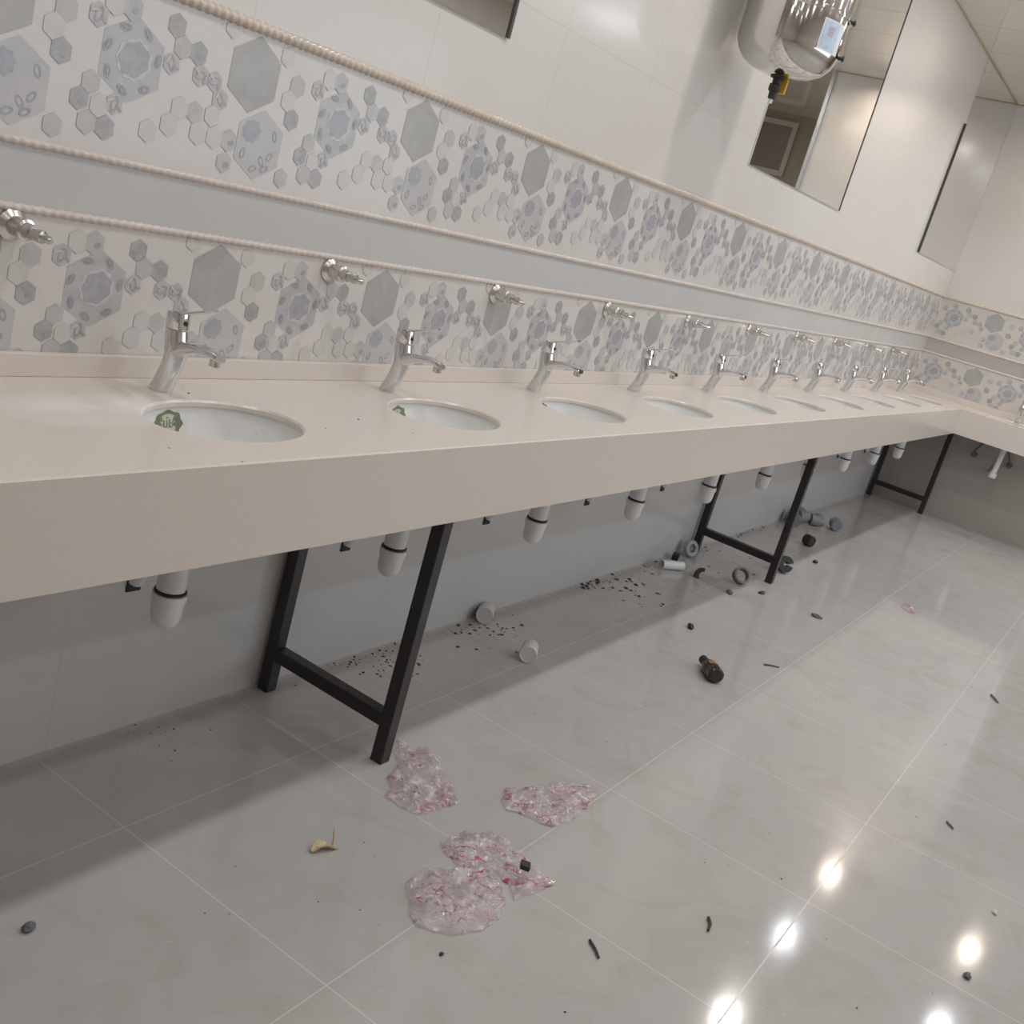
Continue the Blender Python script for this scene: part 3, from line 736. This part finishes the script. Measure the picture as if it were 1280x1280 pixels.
# ------------------------------------------------------------------ crumpled plastic bags with red print
def inside(p, poly):
    c = False; n = len(poly)
    for i in range(n):
        (x0, y0), (x1, y1) = poly[i], poly[(i+1) % n]
        if (y0 > p[1]) != (y1 > p[1]) and p[0] < (x1-x0)*(p[1]-y0)/(y1-y0)+x0: c = not c
    return c
def seg_d(p, a, b):
    p, a, b = Vector(p), Vector(a), Vector(b); d = b-a; k = max(0, min(1, (p-a).dot(d)/max(d.dot(d), 1e-9))); return (p-a-d*k).length
def bag(label, outline, hgt, seed, m, base=.0012, name='plastic_bag', res=.0055):
    cx = sum(p[0] for p in outline)/len(outline); cy = sum(p[1] for p in outline)/len(outline)
    pl = [(x-cx, y-cy) for x, y in outline]
    # subdivide and ruffle the outline
    fine = []
    for i in range(len(pl)):
        a, b = pl[i], pl[(i+1) % len(pl)]; k = max(1, int(math.dist(a, b)/.007))
        for j in range(k):
            x, y = a[0]+(b[0]-a[0])*j/k, a[1]+(b[1]-a[1])*j/k
            q = Vector((x*30, y*30, seed*3)); fine.append((x+.010*noise.noise(q*1.6), y+.010*noise.noise(q*1.6+Vector((9, 9, 9)))))
    import mathutils.geometry as G
    pts = [Vector(p) for p in fine]; nb = len(pts)
    xs = [p[0] for p in fine]; ys = [p[1] for p in fine]
    rr = random.Random(seed); y = min(ys)
    while y < max(ys):
        x = min(xs)
        while x < max(xs):
            p = (x+rr.uniform(-.4, .4)*res, y+rr.uniform(-.4, .4)*res)
            if inside(p, fine) and min(seg_d(p, fine[i], fine[(i+1) % nb]) for i in range(0, nb)) > res*.55: pts.append(Vector(p))
            x += res
        y += res
    v, e, f, _, _, _ = G.delaunay_2d_cdt(pts, [], [list(range(nb))], 1, 1e-6)
    def height(p):
        q = Vector((p[0], p[1], seed*1.3))
        a = .9*(1-min(1, 3*abs(noise.noise(q*20))))+.5*(1-min(1, 2.6*abs(noise.noise(q*44+Vector((3, 1, 2))))))+.25*abs(noise.noise(q*110))
        d = min(seg_d(p, fine[i], fine[(i+1) % nb]) for i in range(nb))
        ed = min(1, d/.035)
        return base+.002+hgt*(ed**.7)*(.25+.75*a)+.0045*abs(noise.noise(q*60))*(1-ed)
    mb = MB(); N = len(v)
    up = [(p[0], p[1], height(p)) for p in v]
    dn = [(p[0], p[1], base+.0004) for p in v]
    mb.add(up+dn, [], 0)
    for t_ in f:
        mb.f.append(list(t_)); mb.m.append(0); mb.s.append(True)
        mb.f.append([i+N for i in reversed(t_)]); mb.m.append(0); mb.s.append(True)
    o = mb.build(name, m, loc=(cx, cy, 0), kind='keep'); return tag(o, label, 'plastic bag', None)
A = [(.652,-.412),(.712,-.395),(.716,-.412),(.684,-.453),(.753,-.463),(.735,-.507),(.663,-.59),(.667,-.603),(.609,-.667),(.573,-.657),(.537,-.653),(.482,-.635),(.477,-.609),(.477,-.552),(.552,-.492),(.615,-.468)]
B = [(.716,-.721),(.781,-.696),(.883,-.75),(.93,-.757),(.999,-.846),(.899,-.876),(.802,-.877),(.746,-.869),(.723,-.839),(.717,-.801),(.698,-.754)]
Cc = [(.446,-.734),(.474,-.735),(.533,-.748),(.578,-.784),(.589,-.823),(.575,-.841),(.566,-.888),(.549,-.984),(.526,-.984),(.487,-.976),(.418,-.958),(.449,-.915),(.463,-.875),(.445,-.838),(.409,-.812),(.419,-.776)]
D = [(.268,-.776),(.31,-.77),(.365,-.789),(.412,-.825),(.452,-.866),(.440,-.905),(.408,-.938),(.35,-.97),(.324,-.972),(.278,-.967),(.218,-.939),(.195,-.907),(.174,-.876),(.203,-.836)]
bag('crumpled clear bag with red print lying against the front leg of the first frame', A, .020, 1, mat_bag('clear_film_a', .55, 1.3))
bag('crumpled clear bag with dark red lines lying apart on the open floor', B, .020, 2, mat_bag('clear_film_b', .75, 2.9))
bag('long crumpled clear bag with red print holding a black square piece', Cc, .022, 3, mat_bag('clear_film_c', .7, 4.1))
bag('biggest crumpled clear bag with pink print, overlapping the long one', D, .030, 4, mat_bag('clear_film_d', .45, 5.7))
bag('small scrap of clear film with red print far out on the floor', [(4.12,-.945),(4.22,-.95),(4.23,-1.0),(4.14,-1.035),(4.05,-1.02)], .012, 5, mat_bag('clear_film_e', .8, 3.3), name='film_scrap', res=.008)
tag(MB().box((-.012, -.011, 0), (.012, .011, .012), bev=.002).build('rubber_block', M['rubber'], loc=(.492, -.925, .030)), 'small black square block lying on the long crumpled bag', 'rubber piece').rotation_euler = (.1, .05, .5)

# ------------------------------------------------------------------ dirt: what nobody could count
def crumbs(name, label, pts, n, m, smin, smax, seed, z=0.0, flat_=.5):
    rr = random.Random(seed); mb = MB()
    for _ in range(n):
        cx, cy, sx, sy = pts[rr.randrange(len(pts))]
        x, y = rr.gauss(cx, sx), rr.gauss(cy, sy)
        if z == 0 and y > -.008: y = -.008-abs(rr.gauss(0, .012))
        s = smin+(smax-smin)*rr.random()**3; a = rr.uniform(0, PI); el = rr.uniform(.35, 1)
        ring_ = []
        for k in range(6):
            b = 2*PI*k/6; u, v = s*math.cos(b)*rr.uniform(.7, 1.2), s*el*math.sin(b)*rr.uniform(.7, 1.2)
            ring_.append((x+u*math.cos(a)-v*math.sin(a), y+u*math.sin(a)+v*math.cos(a)))
        h_ = s*flat_*el
        mb.loft([[(p, q, z+.0004) for p, q in ring_], [((p+x)/2, (q+y)/2, z+h_) for p, q in ring_]], 0, True)
    return tag(mb.build(name, m), label, None, None, 'stuff')
crumbs('dirt_crumbs', 'dark grit scattered along the wall foot by the first leg frame', [(.95, -.03, .09, .02), (1.08, -.07, .09, .04), (.99, -.10, .08, .03)], 120, M['crumb'], .0018, .008, 1)
crumbs('dirt_crumbs', 'dark grit scattered around the white sleeve at the wall', [(1.62, -.10, .10, .04), (1.54, -.14, .09, .05), (1.47, -.05, .06, .02)], 80, M['crumb'], .002, .009, 2)
crumbs('dirt_crumbs', 'heap of dark grit against the wall foot midway along', [(2.42, -.03, .06, .015), (2.52, -.06, .09, .03), (2.60, -.16, .16, .08)], 110, M['crumb'], .003, .014, 3)
crumbs('dirt_crumbs', 'dark specks near the wall below the counter end', [(.22, -.035, .05, .018), (.19, -.10, .08, .05)], 34, M['crumb'], .0012, .0042, 4)
crumbs('dirt_crumbs', 'grit under the second leg frame by the white pipe', [(2.98, -.05, .06, .02), (3.70, -.06, .25, .03), (3.6, -.2, .3, .08), (4.35, -.02, .10, .015)], 90, M['dust'], .003, .013, 5)
crumbs('floor_crumbs', 'sparse specks over the open floor', [(.6, -1.2, .5, .35), (1.2, -.6, .5, .2), (1.4, -1.5, .5, .25), (.1, -.7, .2, .2), (2.2, -1.0, .5, .3)], 150, M['crumb'], .0008, .0035, 6)
crumbs('counter_crumbs', 'small dark crumbs on the stone counter', [(.14, -.10, .10, .03), (-.05, -.40, .15, .04), (.30, -.36, .05, .04), (.50, -.30, .04, .06), (4.4, -.30, .8, .10)], 34, M['crumb'], .0008, .0032, 7, ZC)
for o in [x for x in bpy.data.objects if x.name.startswith('counter_crumbs')]:
    pass

# ------------------------------------------------------------------ lamps in the ceiling
WARM, COOL, FAR = (1.0, .955, .90), (.93, .98, 1.04), (1.0, .85, .68)
def lamp(x, y, col, e, spread=180):
    d = bpy.data.lights.new('ceiling_downlight', 'AREA'); d.shape = 'DISK'; d.size = .13; d.energy = e; d.color = col; d.spread = math.radians(spread)
    o = bpy.data.objects.new('ceiling_downlight', d); C.objects.link(o); o.location = (x, y, CEIL-.004)
E0 = 6.0
for k in range(9):
    x = 6.92-1.17*k
    for y, ph, f in ((-.83, 0, 1.0), (-1.93, 0, .5), (-3.12, 1, .5)):
        warm = (k+ph) % 2 == 0
        lamp(x, y, (FAR if k == 0 else WARM) if warm else COOL, E0*f*(.62 if (k, y) == (0, -.83) else .5 if k >= 7 else .8 if k == 6 else 1), 130 if (k, y) == (1, -.83) else 158 if (k, y) == (0, -.83) else 180)
lamp(6.63, -3.15, COOL, 3, 180)
# unseen window added in the right wall for cool light on the counter front
wx0, wx1, wz0, wz1 = 1.6, 6.2, .95, 2.45
wf = MB()
for a_, b_ in (((wx0-.06, wz0-.06), (wx1+.06, wz0)), ((wx0-.06, wz1), (wx1+.06, wz1+.06)), ((wx0-.06, wz0), (wx0, wz1)), ((wx1, wz0), (wx1+.06, wz1))):
    wf.box((a_[0], Y_OPP, a_[1]), (b_[0], Y_OPP+.05, b_[1]))
struct(wf, 'added_window_1', M['frame_pale'])
d = bpy.data.lights.new('added_window_light', 'AREA'); d.shape = 'RECTANGLE'; d.size = wx1-wx0; d.size_y = wz1-wz0; d.energy = 24; d.color = (.84, .94, 1.08)
o = bpy.data.objects.new('added_window_light', d); C.objects.link(o); o.location = ((wx0+wx1)/2, Y_OPP+.02, (wz0+wz1)/2); o.rotation_euler = (PI/2, 0, 0)
lamp(8.7, -1.75, FAR, 4, 100)

# ------------------------------------------------------------------ world, camera, view
wd = bpy.data.worlds.new('room_air'); bpy.context.scene.world = wd; wd.use_nodes = True
wd.node_tree.nodes['Background'].inputs[0].default_value = (.5, .52, .55, 1); wd.node_tree.nodes['Background'].inputs[1].default_value = .2
R = [[0.5272131218609861, -0.8071808948325208, 0.26552839237069203], [-0.09398455112220366, -0.36595939403913513, -0.925872899519619], [0.8445195251075909, 0.4631767750350616, -0.26880112868098033]]
cam = bpy.data.cameras.new('camera'); cam.sensor_width = 36; cam.lens = 1350.164*36/1280; cam.clip_start = .02
co = bpy.data.objects.new('camera', cam); C.objects.link(co)
mw = Matrix(((R[0][0], -R[1][0], -R[2][0], -1.444848), (R[0][1], -R[1][1], -R[2][1], -1.712888), (R[0][2], -R[1][2], -R[2][2], 1.379138), (0, 0, 0, 1)))
co.matrix_world = mw
sc = bpy.context.scene; sc.camera = co
vs = sc.view_settings; sc.display_settings.display_device = 'sRGB'
vs.view_transform = 'Standard'; vs.look = 'None'; vs.exposure = 0.31; vs.gamma = 1; vs.use_curve_mapping = False
sc.cycles.max_bounces = 10; sc.cycles.diffuse_bounces = 6; sc.cycles.glossy_bounces = 6; sc.cycles.transparent_max_bounces = 16
sc.cycles.use_denoising = True; sc.cycles.sample_clamp_indirect = 6
